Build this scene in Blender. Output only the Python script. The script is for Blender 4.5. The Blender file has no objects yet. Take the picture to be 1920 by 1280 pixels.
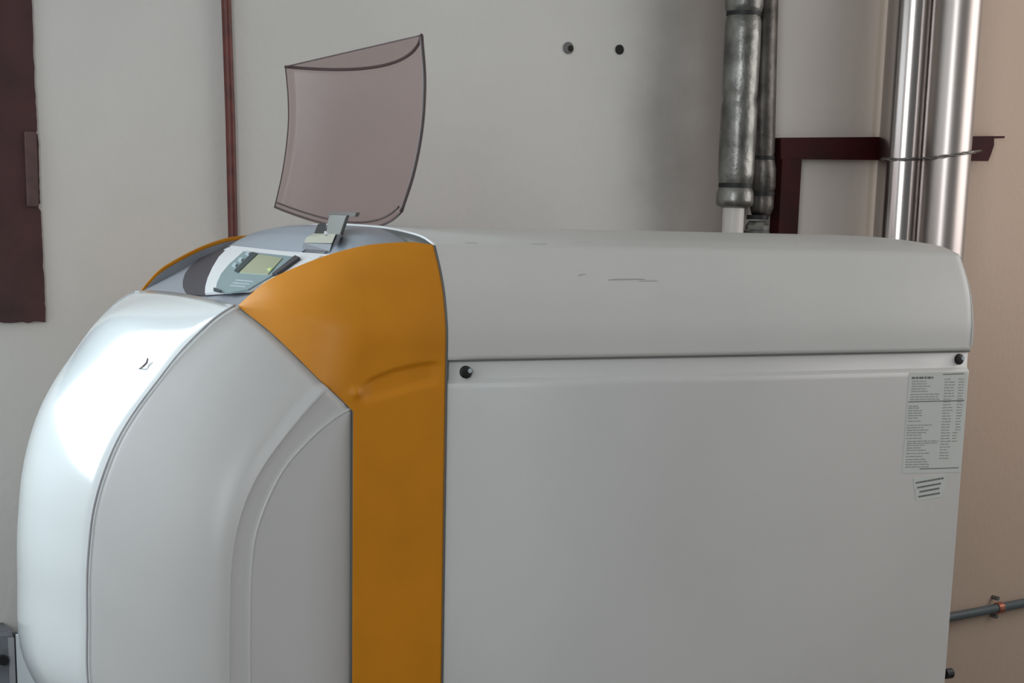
import bpy, bmesh, math, random
import numpy as np
from mathutils import Matrix, Vector
random.seed(4)
S = bpy.context.scene
COL = S.collection

# ------------------------------------------------------------------ camera
FPX, CX, CY = 3310.0, 960.0, 1160.0          # focal length in pixels, principal point (photo is a crop)
nrm = lambda v: np.asarray(v, float) / np.linalg.norm(v)
def cdir(px, py): return np.array([(px - CX) / FPX, (py - CY) / FPX, 1.0])
_vx = (7200.0, 560.0)                          # vanishing point of the boiler's length
_yz = 15950.0
_xz = CX - ((_vx[1] - CY) * (_yz - CY) + FPX ** 2) / (_vx[0] - CX)
AX = nrm(cdir(*_vx)); AZ = -nrm(cdir(_xz, _yz)); AY = nrm(np.cross(-AZ, AX))
if AY[2] < 0: AY = -AY
M = np.stack([AX, AY, AZ], 1)
CAM = np.array([0.0, 0.0, 1.5])
def ray(px, py): return M.T @ cdir(px, py)
def on(px, py, ax, val):
    r = ray(px, py); return CAM + (val - CAM[ax]) / r[ax] * r
def onY(px, py, y): return on(px, py, 1, y)
def onplane(px, py, P, N):
    r = ray(px, py); return CAM + np.dot(np.asarray(P) - CAM, N) / np.dot(r, N) * r

cam = bpy.data.cameras.new('camera'); co = bpy.data.objects.new('camera', cam); COL.objects.link(co)
cam.sensor_fit = 'HORIZONTAL'; cam.sensor_width = 36.0; cam.lens = FPX * 36 / 1920
cam.shift_y = (CY - 640) / 1920; cam.clip_start = 0.05
co.matrix_world = Matrix([[M[0][i], -M[1][i], -M[2][i], CAM[i]] for i in range(3)] + [[0, 0, 0, 1]])
S.camera = co

# ------------------------------------------------------------------ light
W = bpy.data.worlds.new('world'); S.world = W; W.use_nodes = True
W.node_tree.nodes['Background'].inputs[0].default_value = (0.95, 0.97, 1.0, 1)
W.node_tree.nodes['Background'].inputs[1].default_value = 0.15
def area(name, loc, target, sx, sy, power, col):
    l = bpy.data.lights.new(name, 'AREA'); l.shape = 'RECTANGLE'; l.size = sx; l.size_y = sy
    l.energy = power; l.color = col
    o = bpy.data.objects.new(name, l); COL.objects.link(o); o.location = loc
    o.rotation_euler = (Vector(target) - Vector(loc)).to_track_quat('-Z', 'Y').to_euler()
    return o
WALL_Y = 3.5
WIN = (-0.75, 0.57, 1.30, 2.55)                # opening in the back wall, left of the photo
area('daylight_back_window', ((WIN[0] + WIN[1]) / 2, WALL_Y + 0.10, (WIN[2] + WIN[3]) / 2), ((WIN[0] + WIN[1]) / 2, 0, (WIN[2] + WIN[3]) / 2), 1.30, 1.22, 43, (0.80, 0.93, 1.0))
area('daylight_left_window', (-1.72, -1.2, 2.2), (5, -1.2, 2.2), 1.6, 1.4, 90, (0.93, 0.97, 1.0))
area('fill_light_left_near', (-1.72, 2.0, 1.7), (5, 2.0, 1.7), 1.9, 1.7, 14, (0.88, 0.95, 1.0))  # added unseen fill light that brightens the left part of the back wall
area('daylight_right_window', (4.32, 1.6, 2.0), (0, 1.6, 2.0), 2.6, 1.3, 29, (1.0, 0.96, 0.94))

S.view_settings.view_transform = 'Standard'; S.view_settings.look = 'None'
S.view_settings.gamma = 1.0; S.view_settings.use_curve_mapping = False
S.view_settings.exposure = 0.0

# ------------------------------------------------------------------ materials
def lin(c):
    c = [x / 255 for x in c]
    return tuple(x / 12.92 if x <= 0.04045 else ((x + 0.055) / 1.055) ** 2.4 for x in c) + (1.0,)
def mat(name, rgb, rough=0.5, metal=0.0, coat=0.0, spec=0.5, var=0.0, vscale=6.0, bump=0.0, bscale=120.0, rgb2=None):
    m = bpy.data.materials.new(name); m.use_nodes = True
    nt = m.node_tree; b = nt.nodes['Principled BSDF']
    b.inputs['Base Color'].default_value = lin(rgb); b.inputs['Roughness'].default_value = rough
    b.inputs['Metallic'].default_value = metal; b.inputs['Coat Weight'].default_value = coat
    b.inputs['Coat Roughness'].default_value = 0.08; b.inputs['Specular IOR Level'].default_value = spec
    tc = nt.nodes.new('ShaderNodeTexCoord')
    if var > 0 or rgb2:
        nz = nt.nodes.new('ShaderNodeTexNoise'); nz.inputs['Scale'].default_value = vscale; nz.inputs['Detail'].default_value = 5
        nt.links.new(tc.outputs['Object'], nz.inputs['Vector'])
        mx = nt.nodes.new('ShaderNodeMix'); mx.data_type = 'RGBA'
        c2 = rgb2 or tuple(x * (1 - var) for x in rgb)
        mx.inputs[6].default_value = lin(rgb); mx.inputs[7].default_value = lin(c2)
        rp = nt.nodes.new('ShaderNodeMapRange'); rp.inputs[1].default_value = 0.38; rp.inputs[2].default_value = 0.66
        nt.links.new(nz.outputs['Fac'], rp.inputs[0]); nt.links.new(rp.outputs[0], mx.inputs[0])
        nt.links.new(mx.outputs[2], b.inputs['Base Color'])
    if bump > 0:
        n2 = nt.nodes.new('ShaderNodeTexNoise'); n2.inputs['Scale'].default_value = bscale; n2.inputs['Detail'].default_value = 4
        nt.links.new(tc.outputs['Object'], n2.inputs['Vector'])
        bp = nt.nodes.new('ShaderNodeBump'); bp.inputs['Strength'].default_value = bump; bp.inputs['Distance'].default_value = 0.004
        nt.links.new(n2.outputs['Fac'], bp.inputs['Height']); nt.links.new(bp.outputs[0], b.inputs['Normal'])
    return m

M_white = mat('white_powder_coat', (206, 206, 205), 0.42, var=0.02, vscale=3)
M_cover = mat('white_scuffed_coat', (206, 206, 204), 0.42, var=0.02, vscale=3)
M_front = mat('white_gloss_front', (226, 232, 234), 0.16, coat=0.6)
M_cheek = mat('pale_grey_plastic', (200, 200, 200), 0.38, var=0.02, vscale=3)
M_orange = mat('orange_gloss_plastic', (208, 134, 20), 0.5, spec=0.35, coat=0.0, var=0.05, vscale=10)
M_panel = mat('grey_panel_plastic', (140, 144, 152), 0.4)
M_lower = mat('light_grey_panel_plastic', (176, 182, 184), 0.5)
M_hood = mat('blue_grey_hood_plastic', (140, 148, 158), 0.35, coat=0.2)
M_rim = mat('dark_grey_rim', (92, 94, 94), 0.5)
M_black = mat('black_rubber', (26, 26, 28), 0.5)
M_dark = mat('dark_charcoal_plastic', (52, 50, 58), 0.45)
M_ledge = mat('white_plastic_housing', (222, 224, 226), 0.35)
M_teal = mat('grey_teal_faceplate', (128, 150, 154), 0.35)
M_lcd = mat('pale_green_display', (164, 170, 140), 0.25)
M_slot = mat('dark_teal_slot', (28, 52, 56), 0.4)
M_button = mat('pale_button', (176, 188, 194), 0.4)
M_led = mat('yellow_green_lamp_cap', (200, 218, 140), 0.3)
M_beige = mat('beige_hinge_metal', (178, 178, 164), 0.4)
M_hinge = mat('grey_hinge_metal', (112, 112, 108), 0.4, metal=0.3)
M_print = mat('grey_print', (150, 154, 152), 0.7)
M_printd = mat('dark_print', (104, 106, 106), 0.7)
M_scratch = mat('scratch_grey', (120, 118, 120), 0.7)
M_seam = mat('grey_seam', (128, 128, 128), 0.6)
M_fseam = mat('pale_grey_seam', (176, 176, 180), 0.5)
M_oseam = mat('dark_orange_seam', (128, 78, 24), 0.6)
M_scuff = mat('rubbed_scuff', (178, 178, 172), 0.6)
M_label = mat('label_film', (204, 208, 204), 0.45)
M_maroon = mat('maroon_paint', (74, 42, 44), 0.6, var=0.25, vscale=9, bump=0.25, bscale=60)
M_maroon2 = mat('maroon_pipe_paint', (108, 52, 46), 0.45, var=0.25, vscale=25)
M_maroon3 = mat('dark_maroon_steel_paint', (60, 12, 17), 0.6, spec=0.2, var=0.25, vscale=14)
M_chrome = mat('polished_steel_flue', (196, 190, 187), 0.19, metal=1.0)
M_dull = mat('dull_steel_flue', (192, 184, 180), 0.36, metal=1.0)
M_foil = mat('aluminium_foil_wrap', (150, 150, 146), 0.36, metal=0.85, var=0.3, vscale=18, bump=0.5, bscale=45)
M_foild = mat('tarnished_foil_wrap', (112, 108, 104), 0.42, metal=0.8, var=0.35, vscale=18, bump=0.5, bscale=45)
M_pvc = mat('white_plastic_pipe', (212, 208, 204), 0.4)
M_tape = mat('black_tape', (22, 22, 24), 0.55)
M_conduit = mat('grey_conduit', (92, 104, 108), 0.4)
M_copper = mat('copper_clamp', (200, 130, 110), 0.3, metal=0.8)
M_wire = mat('galvanised_wire', (150, 146, 142), 0.35, metal=0.8)
M_greybox = mat('grey_sheet_metal', (128, 132, 140), 0.55, var=0.3, vscale=12)
M_greybar = mat('pale_grey_frame', (170, 172, 178), 0.5)
M_floor = mat('grey_concrete_floor', (104, 98, 92), 0.8, var=0.15, vscale=3, bump=0.3)
M_ceil = mat('white_ceiling_paint', (214, 212, 208), 0.9)
M_plug = mat('grey_wall_plug', (112, 112, 112), 0.7)
M_hole = mat('dark_drill_hole', (40, 42, 40), 0.9)
M_sidewall = mat('cream_wall_paint', (206, 202, 196), 0.9)

def smoked():
    m = bpy.data.materials.new('smoked_translucent_plastic'); m.use_nodes = True
    nt = m.node_tree; nt.nodes.remove(nt.nodes['Principled BSDF'])
    out = nt.nodes['Material Output']
    tr = nt.nodes.new('ShaderNodeBsdfTransparent'); tr.inputs[0].default_value = (0.88, 0.81, 0.81, 1)
    df = nt.nodes.new('ShaderNodeBsdfDiffuse'); df.inputs[0].default_value = lin((112, 98, 98))
    gl = nt.nodes.new('ShaderNodeBsdfGlossy'); gl.inputs['Roughness'].default_value = 0.3
    a = nt.nodes.new('ShaderNodeMixShader'); a.inputs[0].default_value = 0.10
    b = nt.nodes.new('ShaderNodeMixShader')
    nt.links.new(tr.outputs[0], a.inputs[1]); nt.links.new(df.outputs[0], a.inputs[2])
    b.inputs[0].default_value = 0.025; nt.links.new(a.outputs[0], b.inputs[1]); nt.links.new(gl.outputs[0], b.inputs[2])
    nt.links.new(b.outputs[0], out.inputs[0])
    return m
M_smoke = smoked()
M_smoke_edge = mat('smoked_plastic_edge', (74, 60, 62), 0.4)

def wall_material():
    m = mat('rough_painted_plaster', (220, 219, 216), 0.85, var=0.035, vscale=2.2, bump=0.28, bscale=70)
    nt = m.node_tree; b = nt.nodes['Principled BSDF']
    src = b.inputs['Base Color'].links[0].from_socket
    tc = nt.nodes.new('ShaderNodeTexCoord'); sx = nt.nodes.new('ShaderNodeSeparateXYZ')
    nt.links.new(tc.outputs['Object'], sx.inputs[0])
    nz = nt.nodes.new('ShaderNodeTexNoise'); nz.inputs['Scale'].default_value = 5; nt.links.new(tc.outputs['Object'], nz.inputs['Vector'])
    def mathn(op, a, bb):
        n = nt.nodes.new('ShaderNodeMath'); n.operation = op
        for i, v in enumerate((a, bb)):
            if isinstance(v, (int, float)): n.inputs[i].default_value = v
            else: nt.links.new(v, n.inputs[i])
        return n.outputs[0]
    def smooth(v, a, c):
        r = nt.nodes.new('ShaderNodeMapRange'); r.interpolation_type = 'SMOOTHSTEP'
        r.inputs[1].default_value = a; r.inputs[2].default_value = c; nt.links.new(v, r.inputs[0]); return r.outputs[0]
    def mix(fac, base, rgb):
        x = nt.nodes.new('ShaderNodeMix'); x.data_type = 'RGBA'; nt.links.new(fac, x.inputs[0])
        nt.links.new(base, x.inputs[6]); x.inputs[7].default_value = lin(rgb); return x.outputs[2]
    wob = mathn('MULTIPLY', nz.outputs['Fac'], 0.10)
    xs = mathn('ADD', sx.outputs[0], wob)
    # base colour blends to beige towards the right
    c = mix(smooth(xs, 2.35, 3.45), src, (206, 184, 166))
    # darker patch with a noisy edge on the plaster beside the foil pipes
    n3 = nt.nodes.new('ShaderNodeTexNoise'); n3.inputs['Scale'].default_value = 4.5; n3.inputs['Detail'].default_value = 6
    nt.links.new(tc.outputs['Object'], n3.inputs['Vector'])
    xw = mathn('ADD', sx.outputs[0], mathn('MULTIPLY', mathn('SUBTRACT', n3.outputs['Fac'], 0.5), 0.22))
    dark_patch = mathn('MULTIPLY', smooth(xw, 2.10, 2.40), mathn('SUBTRACT', 1.0, smooth(sx.outputs[0], 2.46, 2.56)))
    c = mix(mathn('MULTIPLY', dark_patch, 0.8), c, (128, 118, 112))
    # faint vertical run-down stain on the plaster
    d = mathn('ABSOLUTE', mathn('SUBTRACT', sx.outputs[0], 2.879), 0)
    line = mathn('MULTIPLY', mathn('SUBTRACT', 1.0, smooth(d, 0.002, 0.012)), 0.35)
    c = mix(line, c, (160, 145, 112))
    nt.links.new(c, b.inputs['Base Color'])
    return m
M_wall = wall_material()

# ------------------------------------------------------------------ mesh helpers
def obj(name, verts, faces, m, parent=None, smooth=False, weld=False):
    me = bpy.data.meshes.new(name)
    me.from_pydata([tuple(map(float, v)) for v in verts], [], [tuple(f) for f in faces])
    if weld or True:
        bm = bmesh.new(); bm.from_mesh(me)
        if weld: bmesh.ops.remove_doubles(bm, verts=bm.verts, dist=1e-5)
        bmesh.ops.recalc_face_normals(bm, faces=bm.faces); bm.to_mesh(me); bm.free()
    for p in me.polygons: p.use_smooth = smooth
    me.materials.append(m)
    o = bpy.data.objects.new(name, me); COL.objects.link(o)
    if parent is not None:
        o.parent = parent
        o.matrix_parent_inverse = parent.matrix_world.inverted()
    return o
def sharp(o, deg=35):
    me = o.data; bm = bmesh.new(); bm.from_mesh(me)
    for e in bm.edges:
        if len(e.link_faces) == 2: e.smooth = e.calc_face_angle(0) < math.radians(deg)
    bm.to_mesh(me); bm.free(); return o
class MB:
    def __init__(s): s.v = []; s.f = []
    def add(s, verts, faces):
        n = len(s.v); s.v += [tuple(map(float, v)) for v in verts]; s.f += [tuple(i + n for i in f) for f in faces]; return s
    def grid(s, A):
        A = np.asarray(A); n, m = A.shape[:2]
        return s.add(A.reshape(-1, 3), [(i * m + j, i * m + j + 1, (i + 1) * m + j + 1, (i + 1) * m + j) for i in range(n - 1) for j in range(m - 1)])
    def box(s, x0, x1, y0, y1, z0, z1):
        v = [(x, y, z) for x in (x0, x1) for y in (y0, y1) for z in (z0, z1)]
        return s.add(v, [(0, 1, 3, 2), (4, 6, 7, 5), (0, 4, 5, 1), (2, 3, 7, 6), (0, 2, 6, 4), (1, 5, 7, 3)])
    def prism(s, pts, off):
        pts = [np.asarray(p, float) for p in pts]; n = len(pts); off = np.asarray(off, float)
        return s.add(pts + [p + off for p in pts], [tuple(range(n)), tuple(range(2 * n - 1, n - 1, -1))] + [(i, (i + 1) % n, n + (i + 1) % n, n + i) for i in range(n)])
    def tube(s, path, r, k=12, cap=True):
        P = [np.asarray(p, float) for p in path]; n = len(P)
        R = r if hasattr(r, '__len__') else [r] * n
        rings = []; prev = None
        for i in range(n):
            t = nrm(P[min(i + 1, n - 1)] - P[max(i - 1, 0)])
            a = np.array([0, 0, 1.0]) if abs(t[2]) < 0.9 else np.array([1.0, 0, 0])
            if prev is not None: a = prev
            u = nrm(a - np.dot(a, t) * t); w = np.cross(t, u); prev = u
            rings += [P[i] + R[i] * (math.cos(2 * math.pi * j / k) * u + math.sin(2 * math.pi * j / k) * w) for j in range(k)]
        f = [(i * k + j, i * k + (j + 1) % k, (i + 1) * k + (j + 1) % k, (i + 1) * k + j) for i in range(n - 1) for j in range(k)]
        if cap: f += [tuple(range(k - 1, -1, -1)), tuple(range((n - 1) * k, n * k))]
        return s.add(rings, f)
    def build(s, name, m, parent=None, smooth=False, weld=False, sh=None):
        o = obj(name, s.v, s.f, m, parent, smooth, weld)
        if sh: sharp(o, sh)
        return o
def bevel(o, w, seg=2):
    b = o.modifiers.new('bevel', 'BEVEL'); b.width = w; b.segments = seg; b.limit_method = 'ANGLE'; b.angle_limit = math.radians(40); return o
def solidify(o, t, centre):
    """give a shell real thickness, growing towards 'centre'"""
    me = o.data; c = Vector(centre); s = 0.0
    for p in me.polygons: s += p.area * p.normal.dot(c - p.center)
    md = o.modifiers.new('shell', 'SOLIDIFY'); md.thickness = t; md.offset = 1.0 if s > 0 else -1.0
    return o
def tag(o, label=None, cat=None, group=None, kind=None):
    if label: o['label'] = label
    if cat: o['category'] = cat
    if group: o['group'] = group
    if kind: o['kind'] = kind
    return o
def thing(name, loc, label, cat, group=None):
    o = bpy.data.objects.new(name, None); COL.objects.link(o); o.location = loc; o.empty_display_size = 0.05
    bpy.context.view_layer.update()
    return tag(o, label, cat, group)
def spline(pts, n):
    """resample a poly-line smoothly (Catmull-Rom by chord length)"""
    P = np.asarray(pts, float); d = np.r_[0, np.cumsum(np.linalg.norm(np.diff(P, axis=0), axis=1))]
    t = np.linspace(0, d[-1], n)
    m = np.zeros_like(P); m[1:-1] = (P[2:] - P[:-2]) / (d[2:] - d[:-2])[:, None]
    m[0] = (P[1] - P[0]) / (d[1] - d[0]); m[-1] = (P[-1] - P[-2]) / (d[-1] - d[-2])
    out = []
    for x in t:
        i = min(max(np.searchsorted(d, x, 'right') - 1, 0), len(P) - 2); h = d[i + 1] - d[i]; u = (x - d[i]) / h
        out.append((2*u**3-3*u**2+1)*P[i] + (u**3-2*u**2+u)*h*m[i] + (-2*u**3+3*u**2)*P[i+1] + (u**3-u**2)*h*m[i+1])
    return np.array(out)

# ------------------------------------------------------------------ room
XL, XRW, YF, ZC = -1.6, 4.2, -2.6, 3.0
wb = MB()
T = 0.2
wb.box(XL, WIN[0], WALL_Y, WALL_Y + T, 0, ZC).box(WIN[1], XRW, WALL_Y, WALL_Y + T, 0, ZC)
wb.box(WIN[0], WIN[1], WALL_Y, WALL_Y + T, 0, WIN[2]).box(WIN[0], WIN[1], WALL_Y, WALL_Y + T, WIN[3], ZC)
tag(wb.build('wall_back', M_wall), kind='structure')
wl = MB()
lw = ((-2.0, -0.4, 1.5, 2.9), (1.05, 2.95, 0.85, 2.55))
(a0, a1, az0, az1), (b0, b1, bz0, bz1) = lw
for a in ((YF, a0, 0, ZC), (a1, b0, 0, ZC), (b1, WALL_Y, 0, ZC), (a0, a1, 0, az0), (a0, a1, az1, ZC), (b0, b1, 0, bz0), (b0, b1, bz1, ZC)):
    wl.box(XL - T, XL, *a)
tag(wl.build('wall_left', M_sidewall), kind='structure')
wr = MB()
rw = (0.3, 2.9, 1.35, 2.65)
for a in ((YF, rw[0], 0, ZC), (rw[1], WALL_Y, 0, ZC), (rw[0], rw[1], 0, rw[2]), (rw[0], rw[1], rw[3], ZC)):
    wr.box(XRW, XRW + T, *a)
tag(wr.build('wall_right', M_sidewall), kind='structure')
tag(MB().box(XL - T, XRW + T, YF, WALL_Y + T, -0.1, 0).build('floor', M_floor), kind='structure')
tag(MB().box(XL - T, XRW + T, YF, WALL_Y + T, ZC, ZC + 0.1).build('ceiling', M_ceil), kind='structure')

# ------------------------------------------------------------------ boiler
YS, YC = 2.45, 2.85
YFAR = 2 * YC - YS
XO = onY(836, 675, YS)[0]
XR = onY(1824, 657, YS)[0]
Z0 = 0.0
boiler = thing('pellet_boiler', (XO, YC, 0), 'white pellet boiler with an orange band and curved glossy front', 'boiler')
def mir(A):
    A = np.array(A, float); A[..., 1] = 2 * YC - A[..., 1]; return A

# cross section of the top, read along the edge between the orange band and the white cover
prof_px = [(836, 675), (837, 625), (835, 590), (831, 547), (824, 507), (813, 460), (790, 444), (757, 434), (722, 427), (690, 423.5)]
PR = np.array([on(x, y, 0, XO)[1:] for x, y in prof_px])
PR[0, 0] = YS; PR[:, 0] = np.maximum(PR[:, 0], YS)
apex = PR[-1, 1]
PR = np.vstack([PR, [YC, apex + 0.0015]])
ZSEAM = PR[0, 1]
i5 = 5
low = spline(PR[:i5 + 1], 26); high = spline(PR[i5:], 26)
YT, ZT = PR[i5]
half = np.vstack([low, high[1:]])
full = np.vstack([half, np.stack([2 * YC - half[::-1, 0], half[::-1, 1]], 1)[1:]])

# white top cover
gap = 0.003
rows = []
for x, k in ((XO + gap, 0.006), (XO + gap, 0.0), (XO + 0.05, 0), (1.6, 0), (2.0, 0), (XR - 0.02, 0), (XR - 0.006, 0.0015), (XR, 0.007)):
    c = np.array([YC, 1.25]); pts = full.copy(); d = c - pts; d /= np.linalg.norm(d, axis=1)[:, None]; pts = pts + d * k
    rows.append(np.column_stack([np.full(len(pts), x), pts]))
o = MB().grid(rows).build('top_cover', M_cover, boiler, smooth=True, sh=50)
o['label'] = 'white arched top cover'
solidify(o, 0.003, ((XO + XR) / 2, YC, 1.0))
# dusty scuffs along the ridge and dark rubbed marks on the cover
o = MB().grid([[(x, y, z) for y, z in [(p[0], p[1]) for p in full[3:-3]]] for x in (XR - 0.012, XR - 0.010)]).build('cover_end_plate', M_white, boiler, smooth=True)
me = MB(); me.prism([(XR - 0.004, y, z - 0.006) for y, z in full[2:-2]] , (0.002, 0, 0)); bpy.data.objects.remove(o)
me.build('cover_end_plate', M_white, boiler)
def scuff(pts_px, w, m=M_print):
    for (x, y, L, a) in pts_px:
        mb = MB()
        # find the height on the cover: march along profile
        best = None
        for q in half[::1]:
            r = ray(x, y); P = CAM + (q[0] - CAM[1]) / r[1] * r
            e = abs(P[2] - q[1])
            if best is None or e < best[0]: best = (e, P)
        P = best[1]
        n = nrm((0, -0.8, 0.5))
        t = np.array([L, 0, 0]); u = nrm((0, 0.5, 0.8)) * w
        A = P + n * 0.0006
        mb.prism([A - t - u * .3, A + t + u * a, A + t * .8 + u, A - t * .6 + u * .8], n * -0.002)
        mb.build('scuff_mark', M_scuff, boiler)
scuff([(1175, 524, 0.035, .4), (1215, 527, 0.02, -.3), (1178, 483, 0.012, .3), (1092, 516, .008, 1.), (882, 457, 0.014, .2), (1008, 459, 0.02, .2), (1090, 456, 0.02, .3), (1475, 458, .03, .2)], 0.0022)

# white side panel (near and far): recessed lip under the cover, then the proud sheet
ZL = onY(842, 716, YS)[2]
def side_panel(name, m_):
    s = []
    for y, z in ((YS + 0.006, ZSEAM + 0.03), (YS + 0.006, ZL + 0.0035), (YS + 0.0055, ZL + 0.003), (YS + 0.0005, ZL - 0.0025), (YS, ZL - 0.003), (YS, ZL - 0.012), (YS, 1.0), (YS, 0.05), (YS + 0.02, 0.05)):
        r = [(XO + gap, y + (0.02 if False else 0), z), (XO + gap, y, z), (1.7, y, z), (XR - 0.006, y, z), (XR, y + 0.006, z)]
        s.append(m_(r[1:]))
    o = MB().grid(s).build(name, M_white, boiler, smooth=True, sh=50)
    solidify(o, 0.003, ((XO + XR) / 2, YC, 0.7)); return o
side_panel('side_panel', lambda A: np.array(A, float)); side_panel('side_panel', mir)
MB().box(XR - 0.004, XR - 0.001, YS + 0.012, YFAR - 0.012, 0.05, ZSEAM + 0.02).build('rear_panel', M_white, boiler)
# dark rubber gap between cover and side sheet
for f_ in (lambda A: np.array(A, float), mir):
    a = f_([(XO + 0.004, YS + 0.004, ZSEAM - 0.0015), (XR - 0.004, YS + 0.004, ZSEAM - 0.0015)])
    MB().tube(a, 0.0016, 8).build('gap_seal', M_seam, boiler)
# side screws
for (x, y) in ((872, 697), (1797, 673)):
    P = onY(x, y, YS + 0.006)
    s = MB().tube([P + (0, 0.002, 0), P - (0, 0.004, 0), P - (0, 0.0055, 0)], [0.0098, 0.0098, 0.007], 20).build('side_screw', M_black, boiler, smooth=True, sh=40)
    MB().tube([P + (0.0055, -0.0054, 0.002), P + (0.0055, -0.0065, 0.002)], 0.0035, 10).build('screw_slot', M_button, s)
P = onY(1779, 1262, YS + 0.012)
MB().tube([P + (-0.01, 0, 0), P + (0.006, 0, 0)], 0.010, 12).build('rear_bolt', M_black, boiler)

# ---- curves of the front part
def YE(z): return 2.595 + 0.040 * min(max((1.338 - z) / 0.30, 0), 1)
def onYE(x, y):
    Y = 2.6
    for _ in range(20): P = onY(x, y, Y); Y = YE(P[2])
    return P
E_px = [(440, 572), (420, 583), (394, 602), (338, 658), (293, 715), (253, 768), (219, 824), (191, 892), (174, 954), (166, 1016), (162, 1078), (162, 1151), (164, 1280)]
E3 = np.array([onYE(*p) for p in E_px])
E3 = np.vstack([E3, [E3[-1, 0] + 0.015, E3[-1, 1], 0.743], [E3[-1, 0] + 0.033, E3[-1, 1], 0.708], [E3[-1, 0] + 0.037, E3[-1, 1], 0.68], [E3[-1, 0] + 0.040, E3[-1, 1], 0.44]])
EC = spline(E3, 70)
XF, ZF = EC[0, 0], EC[0, 2]

# front cover: a curved glossy strip, slightly bulged across its width
rows = []
for i, p in enumerate(EC):
    t = nrm(EC[min(i + 1, len(EC) - 1)] - EC[max(i - 1, 0)]); n = nrm((t[2], 0, -t[0]))
    if n[0] > 0: n = -n
    s = i / (len(EC) - 1); k_ = min(1, s / 0.11); bul = 0.008 + 0.032 * k_ * k_ * (3 - 2 * k_)
    r = []
    hw = YC - p[1]
    for k, w in enumerate(np.r_[-1, -0.996, np.linspace(-0.985, 0.985, 25), 0.996, 1]):
        e = 0.004 if abs(w) > 0.999 else (0.0012 if abs(w) > 0.99 else 0.0)
        q = np.array([p[0], YC + w * hw, p[2]]) + n * (bul * (1 - w * w) - e)
        r.append(q)
    rows.append(r)
o = MB().grid(rows).build('front_cover', M_front, boiler, smooth=True)
solidify(o, 0.003, (1.2, YC, 0.8)); o['label'] = 'glossy white curved front cover'
# small scratch on the front cover
def on_front(px, py):
    r = ray(px, py); best = None
    for row in rows:
        for q in row[14:3:-1] if False else row:
            d = q - CAM; t = np.dot(d, r) / np.dot(r, r); e = np.linalg.norm(d - t * r)
            if best is None or e < best[0]: best = (e, t)
    return CAM + (best[1] * 0.9996) * r
sc = [on_front(*p) for p in ((258, 693), (268, 687), (275, 680), (277, 671))]
MB().tube(sc, [0.0006, 0.0016, 0.0018, 0.0014], 8).build('front_scratch', M_scratch, boiler)

# cheek panels
C0_px = [(612, 724), (575, 765), (524, 828), (484, 886), (458, 940), (441, 998), (432, 1055), (429, 1123), (428, 1200), (428, 1280)]
C1_px = [(659, 769), (628, 788), (585, 824), (535, 881), (501, 948), (481, 1010), (474, 1078), (472, 1150), (472, 1280)]
B_px = [(447, 574), (452, 580), (503, 620), (553, 667), (603, 717), (637, 747), (661, 771)]
XB = onY(660, 1000, YS)[0]; ZB = onY(661, 771, YS)[2]
def ext(P, z):
    P = np.array(P); return np.vstack([P, [P[-1, 0], P[-1, 1], 0.6], [P[-1, 0], P[-1, 1], z]])
NU = 60
C0 = spline(ext([onY(x, y, YS) for x, y in C0_px], 0.46), NU)
C1 = spline(ext([onY(x, y, YS) for x, y in C1_px], 0.46), NU)
EE = spline(E3[:-1], NU)
ease = lambda v: v ** 1.7
def B_curve(n):
    """edge between cheek and orange band, from the front corner (v=1) to the side sheet (v=0)"""
    px = spline(np.array(B_px, float), n)
    out = []
    for i, (x, y) in enumerate(px):
        v = 1 - i / (n - 1)
        out.append(onY(x, y, YS + (EE[0, 1] - YS) * ease(v)))
    return np.array(out)
Bc = B_curve(60)
def cheek(m_):
    rows = []
    NV = 22
    fb = np.linspace(0, 1, len(Bc))
    xb0 = C0[0]
    for i in range(NU):
        u = i / (NU - 1); r = []
        # inner flat field from the orange edge to C1
        xin = min(XB - 0.0015, 9)
        for k in (0, 0.5, 0.985, 1):
            x = xin + (C1[i, 0] - xin) * k; r.append((x, YS + 0.0015, C1[i, 2]))
        b = C1[i]; a = C0[i]
        for k, dy in ((0.02, -0.0002), (0.06, -0.0012), (0.10, -0.0002), (0.13, 0.0006), (0.3, 0.0008), (0.6, 0.0008), (0.86, 0.0006), (0.90, -0.0001), (0.94, -0.0012), (0.98, -0.0002), (1.0, 0.0)):
            q = b + (a - b) * k; r.append((q[0], YS + 0.001 + dy, q[2]))
        w = (1 - u) ** 6 if u < 1 else 0
        for v in np.linspace(0, 1, NV)[1:]:
            q = C0[i] + (EE[i] - C0[i]) * v; y = YS + (EE[i, 1] - YS) * ease(v)
            q = np.array([q[0], y, q[2]])
            # bow the upper rows so the first one follows the orange edge exactly
            vb = v * (1 - 0) ; lam = 0.2275 + (1 - 0.2275) * vb if False else None
            top = C0[0] + (EE[0] - C0[0]) * v
            idx = np.argmin(np.abs(Bc[:, 0] - top[0])); tb = Bc[idx]
            q[2] += w * (tb[2] - top[2]) ; q[1] += w * (tb[1] - (YS + (EE[0, 1] - YS) * ease(v)))
            if v > 0.985: q = EE[i].copy() + np.array([0.002, 0.0, 0])
            r.append(tuple(q))
        rows.append(m_(r))
    o = MB().grid(rows).build('cheek_panel', M_cheek, boiler, smooth=True, weld=True)
    solidify(o, 0.003, (1.1, YC, 0.8)); return o
ident = lambda A: np.array(A, float)
cheek(ident); cheek(mir)
for f_ in (ident, mir):
    e = EE.copy(); e[:, 1] += 0.0
    MB().tube(f_(e + np.array([0.0004, -0.0016, 0])), 0.0016, 8).build('front_gap', M_fseam, boiler, smooth=True)
    MB().tube(f_(e + np.array([0.0058, -0.0012, -0.003])), 0.0042, 8).build('edge_bead', M_front, boiler, smooth=True)

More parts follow.
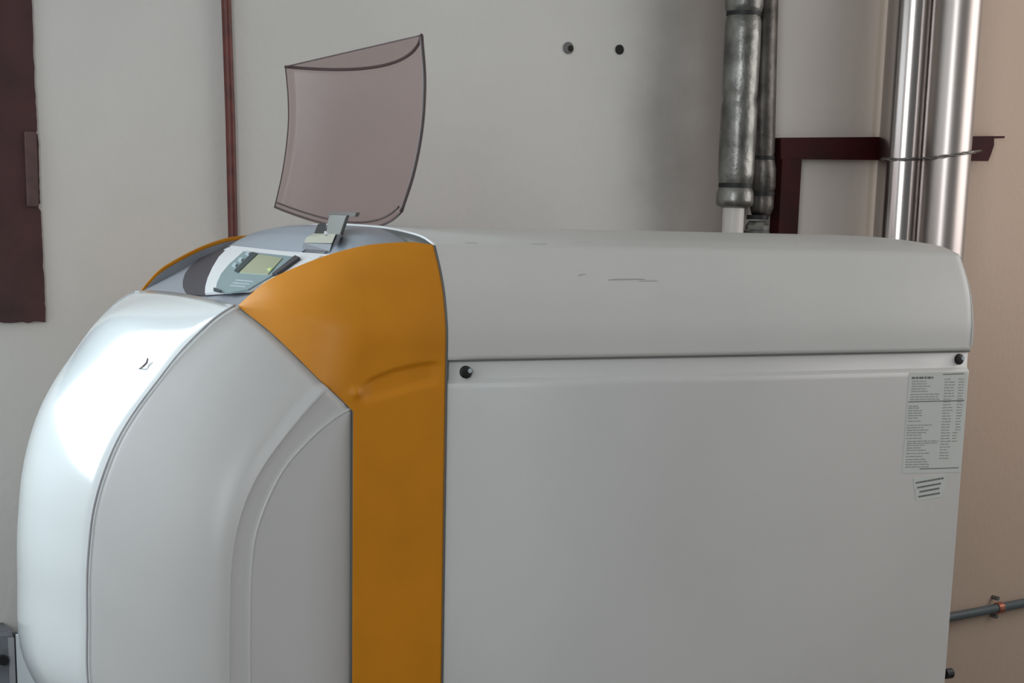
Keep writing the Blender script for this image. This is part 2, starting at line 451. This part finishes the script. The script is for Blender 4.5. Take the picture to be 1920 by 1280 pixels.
# orange band
T_px = [(447, 573), (470, 553), (503, 527), (553, 503), (607, 482), (647, 470), (687, 461), (730, 456.5), (775, 455), (812, 456)]
T3 = []
for p in T_px:
    Y = 2.595
    for _ in range(30):
        P = onY(*p, Y); u = min(max((P[0] - XF) / (XO - XF), 0), 1); Y = EE[0, 1] + (YT - EE[0, 1]) * u
    T3.append(P)
T3[0] = Bc[0].copy(); T3[-1] = np.array([XO, YT, ZT])
NS, NT = 110, 70
TC = spline(T3, NS)
bot = np.vstack([Bc, [[XB + (XO - XB) * k, YS, ZB] for k in np.linspace(0, 1, 30)[1:]]])
NB, NH = 70, 40
BC = np.vstack([B_curve(NB), [[XB + (XO - XB) * k, YS, ZB] for k in np.linspace(0, 1, NH + 1)[1:]]])
BC[NB - 1] = (XB, YS, ZB)
zb_end = ZB
lowp = np.vstack([[YS, zb_end], low])                      # rear profile from bottom up
dl = np.r_[0, np.cumsum(np.linalg.norm(np.diff(lowp, axis=0), axis=1))]
pp = np.array([[np.interp(t, dl, lowp[:, k]) for k in range(2)] for t in np.linspace(dl[-1], 0, NT)])
ay = (pp[:, 0] - YT) / (YS - YT); bz = (ZT - pp[:, 1]) / (ZT - zb_end)
up_px = [(836, 675), (790, 679), (740, 690), (700, 706), (672, 722), (656, 736), (640, 748)]
lo_px = [(836, 715), (790, 724), (740, 738), (700, 749), (676, 756), (656, 756), (640, 752)]
UP = np.array([onY(*p, YS) for p in up_px])[::-1]; LO = np.array([onY(*p, YS) for p in lo_px])[::-1]
sst = lambda x: (lambda t: t * t * (3 - 2 * t))(min(max(x, 0), 1))
DP = onY(667, 737, YS)
def orange(m_):
    rows = []
    for j in range(NT):
        r = []
        for i in range(NS):
            t_, b_ = TC[i], BC[i]
            q = np.array([t_[0] + (b_[0] - t_[0]) * bz[j], t_[1] + (b_[1] - t_[1]) * ay[j], t_[2] + (b_[2] - t_[2]) * bz[j]])
            zu = np.interp(q[0], UP[:, 0], UP[:, 2]); zl = np.interp(q[0], LO[:, 0], LO[:, 2])
            f = sst((zu - q[2]) / 0.006) * sst((q[2] - zl + 0.004) / 0.012) * sst((q[0] - DP[0] - 0.004) / 0.03)
            q[1] += 0.006 * f * sst((XO - q[0]) / 0.03)
            dd = math.hypot(q[0] - DP[0], q[2] - DP[2])
            q[1] -= 0.0055 * math.exp(-(dd / 0.0075) ** 2)
            r.append(q)
        rows.append(m_(np.array(r)))
    mb = MB().grid(rows)
    # upright strip down the side
    st_ = [(x, YS) for x in BC[NB - 1:, 0]]
    mb.grid([m_(np.array([(x, y, z) for x, y in st_] + [(XO, YS + 0.012, z)])) for z in (ZB, ZB - 0.01, 0.9, 0.5, 0.05)])
    # turned-in lip along the upper edge
    mb.grid([m_(np.array([(p[0], p[1], p[2]) for p in TC])), m_(np.array([(p[0], p[1] + 0.0015, p[2] + 0.001) for p in TC])), m_(np.array([(p[0], p[1] + 0.0028, p[2] - 0.0005) for p in TC])), m_(np.array([(p[0], p[1] + 0.0032, p[2] - 0.010) for p in TC]))])
    o = mb.build('orange_band', M_orange, boiler, smooth=True, weld=True)
    solidify(o, 0.003, (1.1, YC, 0.8)); return o
orange(ident); orange(mir)
for f_ in (ident, mir):
    edge = [(XO + 0.0015, p[0] + 0.0005, p[1]) for p in low] + [(XO + 0.0015, YS + 0.0005, 1.0 + 0 * 0)] if False else [(XO + 0.0015, YS + 0.0008, 0.05), (XO + 0.0015, YS + 0.0008, 1.0)] + [(XO + 0.0015, p[0] + 0.0008, p[1] - 0.0003) for p in low]
    MB().tube(f_(edge), 0.0021, 8).build('band_gap', M_rim, boiler, smooth=True)
    MB().tube(f_([(p[0], p[1] + 0.0012, p[2]) for p in Bc] + [(XB, YS + 0.0012, 0.9), (XB, YS + 0.0012, 0.05)]), 0.0015, 8).build('cheek_gap', M_rim, boiler, smooth=True)

# ---- control panel between the two orange edges
def hw_at(x): return YC - np.interp(x, TC[:, 0], TC[:, 1])
def zt_at(x): return np.interp(x, TC[:, 0], TC[:, 2])
PW = onY(605, 483, 2.65)                                   # near end of the white ledge line
XP0, ZP0, XP1, ZP1 = XF + 0.004, ZF - 0.003, PW[0], PW[2]
pn = nrm((-(ZP1 - ZP0), 0, XP1 - XP0)); pP = np.array([XP0, YC, ZP0])
pt = lambda x, y, h=0.0: onplane(x, y, pP + pn * h, pn)
rows = []
for k in np.linspace(0, 1, 14):
    x = XP0 + (XP1 - XP0) * k; z = ZP0 + (ZP1 - ZP0) * k; h = hw_at(x) - 0.002
    rows.append([(x, YC + w * h, z) for w in np.linspace(-1, 1, 9)])
o = MB().grid(rows).build('control_panel', M_panel, boiler); solidify(o, 0.004, (1.1, YC, 0.8))
# skirt walls under the orange edges
for f_ in (ident, mir):
    a = [(p[0], p[1] + 0.0040, p[2] - 0.006) for p in TC]; b = [(p[0], p[1] + 0.0045, p[2] - 0.06) for p in TC]
    o = MB().grid([f_(a), f_(b)]).build('panel_side_wall', M_panel, boiler); solidify(o, 0.002, (1.1, YC, 1.4))
# pale front lip of the panel
MB().tube([(XF - 0.001, YC - hw_at(XF) + 0.004, ZF - 0.004), (XF - 0.006, YC, ZF - 0.004), (XF - 0.001, YC + hw_at(XF) - 0.004, ZF - 0.004)], 0.005, 10).build('front_lip', M_front, boiler, smooth=True)
# dark half-round trim and white controller housing
def plate(name, px, h0, h1, m, parent, n=None):
    pts = [pt(x, y, h0) for x, y in px]
    # keep inside the near orange edge
    pts = [np.array([p[0], max(p[1], YC - hw_at(p[0]) + 0.004), p[2]]) for p in pts]
    return MB().prism(pts, pn * (h1 - h0)).build(name, m, parent)
plate('dark_trim', [(430, 464), (412, 471), (398, 477), (373, 488.5), (357, 503), (348, 516), (344, 530), (344, 541), (348, 549), (357, 555), (388, 556), (420, 553), (440, 520), (450, 480)], 0.0, 0.003, M_dark, boiler)
ctl = plate('controller', [(436, 464), (424, 473), (412, 485), (400, 505), (391, 525), (387, 540), (386, 553), (404, 552), (470, 548), (530, 518), (590, 492), (606, 483)], 0.003, 0.007, M_ledge, boiler)
ctl['label'] = 'white controller housing'
plate('faceplate', [(458, 473), (556, 484), (514, 517), (466, 545), (432, 551), (405, 547), (408, 532), (416, 515), (430, 498)], 0.007, 0.0095, M_teal, ctl)
plate('display', [(483, 477.5), (530, 485), (503, 515), (449, 512)], 0.0095, 0.011, M_lcd, ctl)
plate('display_slot', [(475, 474), (484, 478), (448, 512), (440, 509)], 0.0095, 0.012, M_slot, ctl)
plate('side_slot', [(555, 483.5), (564, 487), (522, 517), (512, 518)], 0.007, 0.012, M_dark, ctl)
for (x, y) in ((466, 476), (452, 488), (441, 498)):
    plate('button', [(x - 5, y + 2), (x - 1, y - 3), (x + 5, y - 2), (x + 1, y + 3)], 0.0095, 0.0125, M_button, ctl)
plate('indicator_lamp', [(501, 506), (505, 503), (512, 504), (508, 507)], 0.011, 0.0125, M_led, ctl)
for y in (524, 529, 534):
    plate('printed_line', [(442 - (y - 524), y), (476 - (y - 524) * 1.5, y + 3), (475 - (y - 524) * 1.5, y + 4.4), (441 - (y - 524), y + 1.4)], 0.0095, 0.0099, M_button, ctl)
plate('corner_clip', [(402, 541), (416, 546), (414, 549), (401, 546)], 0.0095, 0.012, M_slot, ctl)

# rear hood rising from the ledge to the arch of the cover
XH0, XH1 = XP1 + 0.004, XO - 0.012
arch = high.copy(); nA = 41
ya = np.linspace(-1, 1, nA)
def arch_z(y): return np.interp(abs(y - YC), (YC - arch[::-1, 0]), arch[::-1, 1])
rows = []
for k in np.linspace(0, 1, 16):
    x = XH0 + (XH1 - XH0) * k; h = hw_at(x) - 0.003
    r = []
    for w in ya:
        y = YC + w * h
        hx = hw_at(XO); ztop = arch_z(YC + w * hx * 0.999) - 0.001 - 0.012 * sst((-w - 0.5) / 0.45)
        z0 = ZP1 - 0.004
        g = math.sin(min(k * 1.25, 1) * math.pi / 2) ** 0.8
        lift = (z0 + (ztop - z0) * g)
        r.append((x, y, min(lift, 99)))
    rows.append(r)
hood_rows = rows
o = MB().grid(rows).build('rear_hood', M_hood, boiler, smooth=True); solidify(o, 0.003, (1.1, YC, 0.8))
# white ledge line in front of the hood
MB().prism([(XP1 - 0.004, YC - hw_at(XP1) + .004, ZP1 + 0.002), (XP1 + 0.004, YC - hw_at(XP1) + .004, ZP1 + 0.006), (XP1 + 0.006, YC - hw_at(XP1) + .004, ZP1 - 0.006), (XP1 - 0.004, YC - hw_at(XP1) + .004, ZP1 - 0.006)], (0, pt(436, 464)[1] - (YC - hw_at(XP1) + .004), 0)).build('panel_ledge', M_ledge, boiler)
r0 = [(XH1, y, z - 0.010) for y, z in zip(np.linspace(YC - hw_at(XH1) + .002, YC + hw_at(XH1) - .002, nA), [arch_z(YC + w * hw_at(XO) * .999) - 0.002 for w in ya])]
r1 = [(XO + 0.003, YC + w * hw_at(XO) * 1.0, arch_z(YC + w * hw_at(XO)) - 0.001) for w in ya]
o = MB().grid([r0, r1]).build('rear_rim', M_rim, boiler, smooth=True); solidify(o, 0.003, (1.1, YC, 0.8))
# rounded front edge of the white cover above the rim
MB().tube([(XO + 0.004, YC + w * hw_at(XO), arch_z(YC + w * hw_at(XO)) - 0.0006) for w in ya], 0.0022, 8).build('cover_edge', M_ledge, boiler, smooth=True)

# ---- smoked lid, standing open on its hinge
XHG = 1.232
YLF = on(515, 388, 0, XHG)[1]; YLN = on(752, 398, 0, XHG)[1]
Lf = spline([onY(*p, YLF) for p in ((515, 388), (530, 320), (540, 240), (540, 180), (535, 125))], 24)
Ln = spline([onY(*p, YLN) for p in ((752, 397), (775, 325), (791, 240), (796, 150), (790, 66))], 24)
lid_n = nrm((1, 0, -0.42))
def lid_pt(i, w, extra=0.0):
    k = (w + 1) / 2
    q = Ln[i] + (Lf[i] - Ln[i]) * k
    t = i / (len(Ln) - 1)
    n = nrm((0.55 + 0.45 * t, 0, -0.46 + 0.16 * t))
    sag = 0.050 + 0.016 * t
    return q + n * (sag * (1 - w * w) + extra)
ws = np.linspace(-1, 1, 27)
rows = [[lid_pt(i, w) for w in ws] for i in range(24)]
lid = MB().grid(rows).build('lid', M_smoke, boiler, smooth=True)
solidify(lid, 0.0025, (2.2, YC, 1.3))
lid['label'] = 'smoked translucent lid standing open'
# end wall of the lid: flat segment between chord and arc at the free end
fl = [lid_pt(23, w) for w in ws]; ch = [Ln[23] + (Lf[23] - Ln[23]) * (w + 1) / 2 for w in ws]
solidify(MB().grid([fl, ch]).build('lid_end_wall', M_smoke, lid), 0.0025, (1.2, YC, 1.3))
MB().tube(fl, 0.0027, 8).build('lid_end_edge', M_smoke_edge, lid, smooth=True)
MB().tube(ch, 0.0012, 8).build('lid_end_lip', M_smoke_edge, lid, smooth=True)
MB().tube([lid_pt(i, -1) for i in range(24)], 0.0034, 8).build('lid_side_edge', M_smoke_edge, lid, smooth=True)
MB().tube([lid_pt(i, 1) for i in range(24)], 0.0012, 8).build('lid_side_edge', M_smoke_edge, lid, smooth=True)
MB().tube([lid_pt(0, w) for w in ws], 0.0021, 8).build('lid_hinge_edge', M_smoke_edge, lid, smooth=True)
MB().tube([lid_pt(0, w * 0.96, -0.003) + np.array([0, 0, .0085]) for w in ws], 0.0017, 8).build('lid_hinge_rib', M_smoke_edge, lid, smooth=True)

# hinge on the hood
HOOD = np.array(hood_rows).reshape(-1, 3)
hn = nrm((-0.45, -0.1, 0.88))
def hd(px, py, h=0.0):
    r = nrm(ray(px, py)); d = HOOD - CAM; t = d @ r
    e = np.linalg.norm(d - t[:, None] * r, axis=1); k = np.argsort(e)[:60]
    k = k[np.argmin(t[k] + 8 * e[k])]
    return CAM + t[k] * r - nrm(r) * (0.004 + h)
def hpart(name, px, d0, th, m):
    return MB().prism([hd(x, y, d0) for x, y in px], nrm(ray(*px[0])) * th * 1.0).build(name, m, boiler)
hpart('hinge_foot', [(569, 455), (622, 457), (618, 471), (566, 466)], 0.004, 0.012, M_panel)
bevel(hpart('hinge_bracket', [(574, 445), (590, 437), (630, 438), (623, 456), (570, 455)], 0.012, 0.016, M_beige), 0.0015)
hpart('hinge_spring', [(589, 437), (596, 420), (612, 418), (609, 437)], 0.014, 0.012, M_black)
hpart('hinge_cheek', [(625, 459), (633, 441), (641, 438), (633, 459)], 0.014, 0.012, M_dark)
hpart('hinge_pin', [(607, 440), (608, 433), (617, 433), (617, 440)], 0.020, 0.008, M_ledge)
hpart('hinge_slot', [(566, 471), (575, 467), (612, 471), (604, 477), (568, 474)], 0.003, 0.004, M_dark)
def hx(x, y, X): return on(x, y, 0, X)
pB = hd(624, 438, 0.016); XBk = pB[0]
arm = MB().prism([hx(611, 440, XBk), hx(614, 414, XBk), hx(618, 402, XBk), hx(650, 403, XBk), hx(646, 414, XBk), hx(637, 441, XBk)], (0.006, 0, 0.0)).build('hinge_arm', M_hinge, boiler)
bevel(arm, 0.0015)
MB().prism([hx(616, 407, XHG - .006), hx(616, 397, XHG - .006), hx(668, 398, XHG - .006), hx(665, 406, XHG - .006)], (0.007, 0, 0.0)).build('hinge_clip', M_hinge, arm)

# lower front and base
MB().box(0.6835, XB, YC - 0.15, YC + 0.240, 0.12, 0.772).build('lower_front_panel', M_lower, boiler)
MB().box(0.80, XR - 0.02, YS + 0.03, YFAR - 0.03, 0.0, 0.10).build('base_plinth', M_dark, boiler)

# rating label and small sticker with print
def on_side(x, y): return onY(x, y, YS)
def sticker(name, px, m, th=0.0006):
    return MB().prism([on_side(*p) for p in px], (0, -th, 0)).build(name, m, boiler)
rl = sticker('rating_label', [(1705, 698), (1814, 696), (1801, 885), (1691, 887)], M_label)
rl['label'] = 'pale rating plate label printed with small grey text'
def lab(u, v):
    a = np.array((1705, 698.)) + (np.array((1814, 696.)) - (1705, 698)) * u; b = np.array((1691, 887.)) + (np.array((1801, 885.)) - (1691, 887)) * u
    return a + (b - a) * v
rnd = random.Random(7)
def word_row(mb, u0, u1, v, h, f=lab):
    u = u0
    while u < u1 - 0.01:
        L = min(rnd.uniform(0.03, 0.10), u1 - u)
        q = [f(u, v), f(u + L, v), f(u + L, v + h), f(u, v + h)]
        mb.prism([onY(x, y, YS - 0.0006) for x, y in q], (0, -0.0004, 0)); u += L + 0.016
dk = MB(); word_row(dk, 0.05, 0.42, 0.045, 0.02); dk.build('label_heading', M_printd, rl)
mb = MB()
for v in (0.085, 0.11, 0.135, 0.16, 0.185): word_row(mb, 0.06, rnd.uniform(.3, .42), v, 0.009)
for v in (0.215, 0.24, 0.265): word_row(mb, 0.05, 0.55, v, 0.009)
for v in (0.33, 0.35, 0.375, 0.40, 0.425, 0.45, 0.48): word_row(mb, 0.03, rnd.uniform(.2, .28), v, 0.009)
for v in (0.52, 0.545, 0.57, 0.595, 0.62, 0.65): word_row(mb, 0.03, rnd.uniform(.22, .56), v, 0.009)
for v in (0.68, 0.70, 0.72, 0.745, 0.77, 0.80, 0.83): word_row(mb, 0.05, rnd.uniform(.3, .6), v, 0.009)
for v in (0.86, 0.885, 0.91, 0.935): word_row(mb, 0.05, rnd.uniform(.28, .5), v, 0.009)
v = 0.07
while v < 0.86:
    word_row(mb, 0.62, rnd.uniform(.74, .80), v, 0.009); 
    if v < 0.6: word_row(mb, 0.86, 0.95, v, 0.009)
    elif v < .7: word_row(mb, 0.82, 0.9, v, 0.009)
    v += 0.028
mb.build('label_print', M_print, rl)
for (u0, u1, v) in ((0.58, 0.94, 0.022), (0.02, 0.98, 0.288), (0.3, 0.96, 0.955)):
    q = [lab(u0, v), lab(u1, v - .004), lab(u1, v + .004), lab(u0, v + .008)]
    MB().prism([onY(x, y, YS - 0.0006) for x, y in q], (0, -0.0004, 0)).build('label_rule', M_printd, rl)
st = sticker('notice_sticker', [(1712, 897), (1776, 888), (1768, 931), (1718, 938)], M_label)
mb = MB()
for k, (x0, y0, x1, y1) in enumerate(((1717, 905, 1769, 896), (1720, 914, 1764, 906), (1724, 922, 1761, 915), (1722, 931, 1762, 924))):
    word_row(mb, 0, 1, 0, 1, lambda u, v: (x0 + (x1 - x0) * u, y0 + (y1 - y0) * u + (v - 0.5) * 3.2))
mb.build('sticker_print', M_printd, st)

# ------------------------------------------------------------------ maroon shutter on the wall, left
sh = thing('window_shutter', (0.75, WALL_Y, 1.25), 'dark maroon steel window shutter with ragged painted edge, left of boiler', 'shutter')
xs = [(60, 0), (63, 90), (66, 180), (70, 240), (68, 248), (72, 256), (73, 330), (75, 380), (71, 388), (77, 396), (78, 440), (81, 500), (84, 560), (86, 604)]
YH = WALL_Y - 0.012
pts = []
R2 = random.Random(3)
line = [(onY(*p, YH)[0], onY(*p, YH)[2]) for p in xs]
line = [tuple(np.array(a) + (np.array(b) - np.array(a)) * k / 5) for a, b in zip(line[:-1], line[1:]) for k in range(5)] + [line[-1]]
top_z = 2.44
pts.append((line[0][0] - 0.004, top_z))
for x, z in line: pts.append((x + R2.uniform(-0.0010, 0.0010), z))
zb = line[-1][1]
n = 24
for k in range(1, n): pts.append((line[-1][0] - (line[-1][0] - 0.58) * k / n, zb + R2.uniform(-0.0016, 0.0016)))
pts += [(0.58, zb), (0.58, top_z)]
mb = MB(); mb.prism([(x, YH, z) for x, z in pts], (0, 0.0119, 0)); mb.build('shutter_leaf', M_maroon, sh)
a = onY(44, 246, YH); b = onY(70, 388, YH)
bevel(MB().box(a[0], b[0] + 0.002, YH - 0.007, YH, b[2], a[2]).build('shutter_hinge', mat('worn_maroon_hinge', (98, 74, 74), 0.6, var=0.2, vscale=20), sh), 0.002)

# ------------------------------------------------------------------ grey metal box low on the wall, far left
bx = thing('junction_box', (0.7, WALL_Y, 0.2), 'grey sheet metal box low on the wall behind the boiler front', 'box')
x1 = onY(31, 1200, 3.38)[0]; z1 = onY(31, 1190, 3.38)[2]
MB().box(x1 - 0.30, x1, 3.38, WALL_Y, 0.12, z1).build('box_body', M_greybox, bx)
xa = onY(17, 1230, 3.375)[0]; xb = onY(27, 1230, 3.375)[0]
MB().box(xa, xb, 3.372, 3.38, 0.13, z1 - 0.004).build('box_frame', M_greybar, bx)
MB().box(xb + 0.0005, x1 + 0.002, 3.374, 3.39, 0.12, z1 + 0.004).build('box_edge', M_dark, bx)
q = onY(5, 1236, 3.375)
MB().tube([q, q - (0, 0.01, 0)], 0.010, 14).build('box_knob', M_black, bx)

# ------------------------------------------------------------------ thin maroon pipe on the wall
P0, P1 = onY(424, 0, 3.484), onY(437, 450, 3.484)
u = (P1 - P0) / (P1[2] - P0[2])
tp = thing('wall_pipe', (P1 + u * (0 - P1[2])), 'thin maroon painted pipe running up the wall behind the open lid', 'pipe')
MB().tube([P1 + u * (0.0 - P1[2]), P1, (P0 + P1) / 2 + (0.0015, 0, 0), P0, P0 + u * (ZC - P0[2])], 0.0098, 14).build('pipe_run', M_maroon2, tp, smooth=True, sh=50)

# ------------------------------------------------------------------ wall plugs
def plug(px, py, r, m1, m2, label, dx):
    P = onY(px, py, WALL_Y)
    t = thing('wall_plug', P, label, 'wall plug', None)
    MB().tube([P + (0, 0.001, 0), P - (0, 0.003, 0), P - (0, 0.0045, 0)], [r, r, r * .75], 18).build('plug_collar', m1, t, smooth=True, sh=40)
    MB().tube([P + (dx, -0.004, -0.001), P + (dx, -0.0052, -0.001)], r * 0.55, 14).build('plug_hole', m2, t)
plug(1065, 90, 0.0125, M_plug, M_hole, 'grey plug in a drilled wall hole, further from the pipes', 0.004)
plug(1161, 93, 0.0105, M_hole, M_hole, 'dark drilled wall hole, closer to the foil pipes', 0.0)

# ------------------------------------------------------------------ foil wrapped pipes
def wrapped(name, label, Y, spec, m, ties, parts):
    """spec: (py, px centre, radius) from top to bottom"""
    P = [(onY(cx, cy, Y), r) for cy, cx, r in spec]
    return P
YA = 3.372
ia = thing('insulated_pipe', onY(1372, 440, YA) * np.array([1, 1, 0]), 'foil-wrapped pipe ending above a white pipe, left of its darker neighbour', 'pipe', None)
specA = [(-150, .0425), (-20, .0425), (10, .0425), (20, .040), (25, .035), (31, .037), (42, .040), (90, .0405), (150, .040), (178, .039), (186, .0365), (194, .0385), (206, .0405), (270, .041), (325, .0405), (343, .038), (348, .034), (353, .038), (362, .042), (376, .0425), (385, .041), (390, .028)]
XA = onY(1386, 200, YA)[0]
pa = [np.array([XA, YA, onY(1386, cy, YA)[2]]) for cy, r in specA]
pa = [np.array([XA, YA, ZC - 0.005]), np.array([XA, YA, 2.62]), np.array([XA, YA, 2.60]), np.array([XA, YA, 2.58])] + pa; specA = [(0, .0425), (0, .0425), (0, .036), (0, .0425)] + [(c + 1e-3 if False else c, r) for c, r in specA]
MB().tube(pa, [r for *_, r in specA], 28).build('foil_sleeve', M_foil, ia, smooth=True)
for cy in (25, 348):
    i = [k for k, s_ in enumerate(specA) if s_[0] == cy][0]
    d = np.array([0, 0, 0.0045])
    MB().tube([pa[i] - d, pa[i] + d], 0.0385, 28).build('tape_tie', M_tape, ia, smooth=True, sh=50)
q = np.array([XA - 0.002, YA, onY(1373, 384, YA)[2]])
MB().tube([q * (1, 1, 0), q], 0.0245, 20).build('white_pipe', M_pvc, ia, smooth=True, sh=50)['label'] = 'white plastic pipe end'

YB = 3.455
ib = thing('insulated_pipe', onY(1424, 440, YB) * np.array([1, 1, 0]), 'darker foil-wrapped pipe with black ties, beside the maroon bracket', 'pipe', None)
specB = [(-150, 1437, .031), (0, 1434, .031), (120, 1431, .031), (240, 1428.5, .031), (286, 1429, .029), (296, 1429, .026), (304, 1430, .028), (318, 1431, .030), (350, 1430, .030), (358, 1429.5, .027), (363, 1429, .025), (368, 1429, .028), (388, 1428, .028), (398, 1426, .024), (405, 1424, .020)]
pb = [onY(cx, cy, YB) for cy, cx, r in specB]
ub = (pb[0] - pb[1]) / (pb[0][2] - pb[1][2]); pb = [pb[0] + ub * (ZC - 0.005 - pb[0][2])] + pb; specB = [(-999, 0, .031)] + specB
MB().tube(pb, [r for *_, r in specB], 28).build('foil_sleeve', M_foild, ib, smooth=True)
for cy in (296, 363):
    i = [k for k, s_ in enumerate(specB) if s_[0] == cy][0]; d = np.array([0, 0, 0.0045])
    MB().tube([pb[i] - d, pb[i] + d], 0.0292, 28).build('tape_tie', M_tape, ib, smooth=True, sh=50)
q = onY(1420, 408, YB); q1 = onY(1419, 445, YB); dq = (q - q1) / (q[2] - q1[2])
MB().tube([q + (0, 0, .006), q - (0, 0, .004)], 0.025, 20).build('black_ring', M_tape, ib, smooth=True, sh=50)
a = onY(1420, 414, YB); b = onY(1419, 431, YB)
MB().tube([a, (a + b) / 2, b], [.020, .027, .027], 8).build('union_nut', M_foil, ib)
MB().tube([b - (0, 0, .001), b - (0, 0, .012)], 0.030, 20).build('union_ring', M_rim, ib, smooth=True, sh=50)
MB().tube([q1 + dq * (0 - q1[2]), b], 0.019, 16).build('lower_pipe', M_foild, ib, smooth=True, sh=50)

# ------------------------------------------------------------------ polished flue pipes
YP = 3.375
def flue(label, px, py, r, y, m):
    b = onY(px, py, y) * np.array([1, 1, 0])
    o = thing('flue_pipe', b, label, 'flue pipe', 'polished steel flue pipes behind the boiler')
    MB().tube([b + (0, 0, ZC * k / 40) for k in range(41)], r, 56).build('pipe_tube', m, o, smooth=True, sh=50)
    return o
flue('polished steel flue pipe nearer the foil pipes, left of the two', 1698, 250, 0.0610, 3.40, M_chrome)
flue('polished steel flue pipe nearest the beige wall edge, right of the two', 1778, 250, 0.0560, 3.285, M_dull)

# ------------------------------------------------------------------ maroon bracket
YBR = 3.463
A = onY(1467, 258, YBR); 
lx0, lx1 = onY(1460, 430, YBR)[0] , onY(1496, 430, YBR)[0]
br = thing('pipe_bracket', (lx0, WALL_Y, 0), 'dark maroon angle-iron bracket behind the flue pipes', 'bracket')
MB().prism([(lx0, YBR, 0), (lx1, YBR, 0), (lx1, YBR, onY(1490, 290, YBR)[2]), (lx0, YBR, onY(1464, 258, YBR)[2])], (0, 0.036, 0)).build('upright', M_maroon3, br)
pts = [(1464, 258), (1864, 255), (1864, 272), (1858, 290), (1853, 302), (1464, 298)]
MB().prism([onY(x, y, YBR - 0.001) for x, y in pts], (0, 0.006, 0)).build('crossbar', M_maroon3, br)
c0, c1 = onY(1464, 258, YBR), onY(1884, 255, YBR)
MB().prism([c0, c1, c1 - (0, 0, 0.005), c0 - (0, 0, 0.005)], (0, 0.036, 0)).build('top_flange', M_maroon3, br)

# tie wire round the two flue pipes
tw = thing('tie_wire', onY(1700, 298, 3.31), 'twisted galvanised wire tied across the two flue pipes', 'wire')
def wire_z(x, y):
    """height of the wire over the floor point (x, y): it climbs gently from left to right"""
    q = M @ (np.array([x, y, 1.62]) - CAM); px = CX + FPX * q[0] / q[2]
    py = np.interp(px, [1648, 1690, 1740, 1790, 1840], [298, 299, 296, 290, 282])
    r = ray(px, py); return CAM[2] + r[2] * math.hypot(x, y) / math.hypot(r[0], r[1])
cl_, cr_ = onY(1698, 250, 3.40), onY(1778, 250, 3.285)
ring = [tuple(onY(1648, 297, 3.460)[:2])]
ring += [(cl_[0] + 0.067 * math.sin(t), cl_[1] - 0.067 * math.cos(t)) for t in np.radians([-85, -65, -45, -25, -5])]
ring += [(cr_[0] + 0.0625 * math.sin(t), cr_[1] - 0.0625 * math.cos(t)) for t in np.radians([-88, -70, -52, -35, -15, 5, 25, 45, 65, 85, 100])]
ring += [tuple(onY(1840, 282, 3.460)[:2])]
path = spline([(x, y, wire_z(x, y)) for x, y in ring], 140)
for ph in (0, math.pi):
    p2 = [p + 0.0022 * np.array([0, math.cos(i * 0.55 + ph), math.sin(i * 0.55 + ph)]) for i, p in enumerate(path)]
    MB().tube(p2, 0.0019, 6).build('wire_strand', M_wire, tw, smooth=True)

# ------------------------------------------------------------------ grey conduit low on the right
a, b = onY(1790, 1155, 3.478), onY(1915, 1131, 3.478)
u = (b - a) / (b[0] - a[0])
cd = thing('conduit_pipe', a, 'grey conduit pipe low on the beige wall beside the boiler', 'pipe')
MB().tube([a - u * 0.2, a, b, b + u * 0.55], 0.0125, 16).build('conduit_tube', M_conduit, cd, smooth=True, sh=50)
c = a + (b - a) * 0.66
cl = MB().tube([c - u * 0.009, c + u * 0.009], 0.0155, 20).build('conduit_clamp', M_copper, cd, smooth=True, sh=50)
for dz, r in ((0.026, .006), (-0.024, 0.006)):
    q = c + np.array([-0.006, 0.012, dz]); MB().tube([q + (0, .009, 0), q - (0, 0.012, 0)], r, 10).build('clamp_screw', M_hinge, cl)
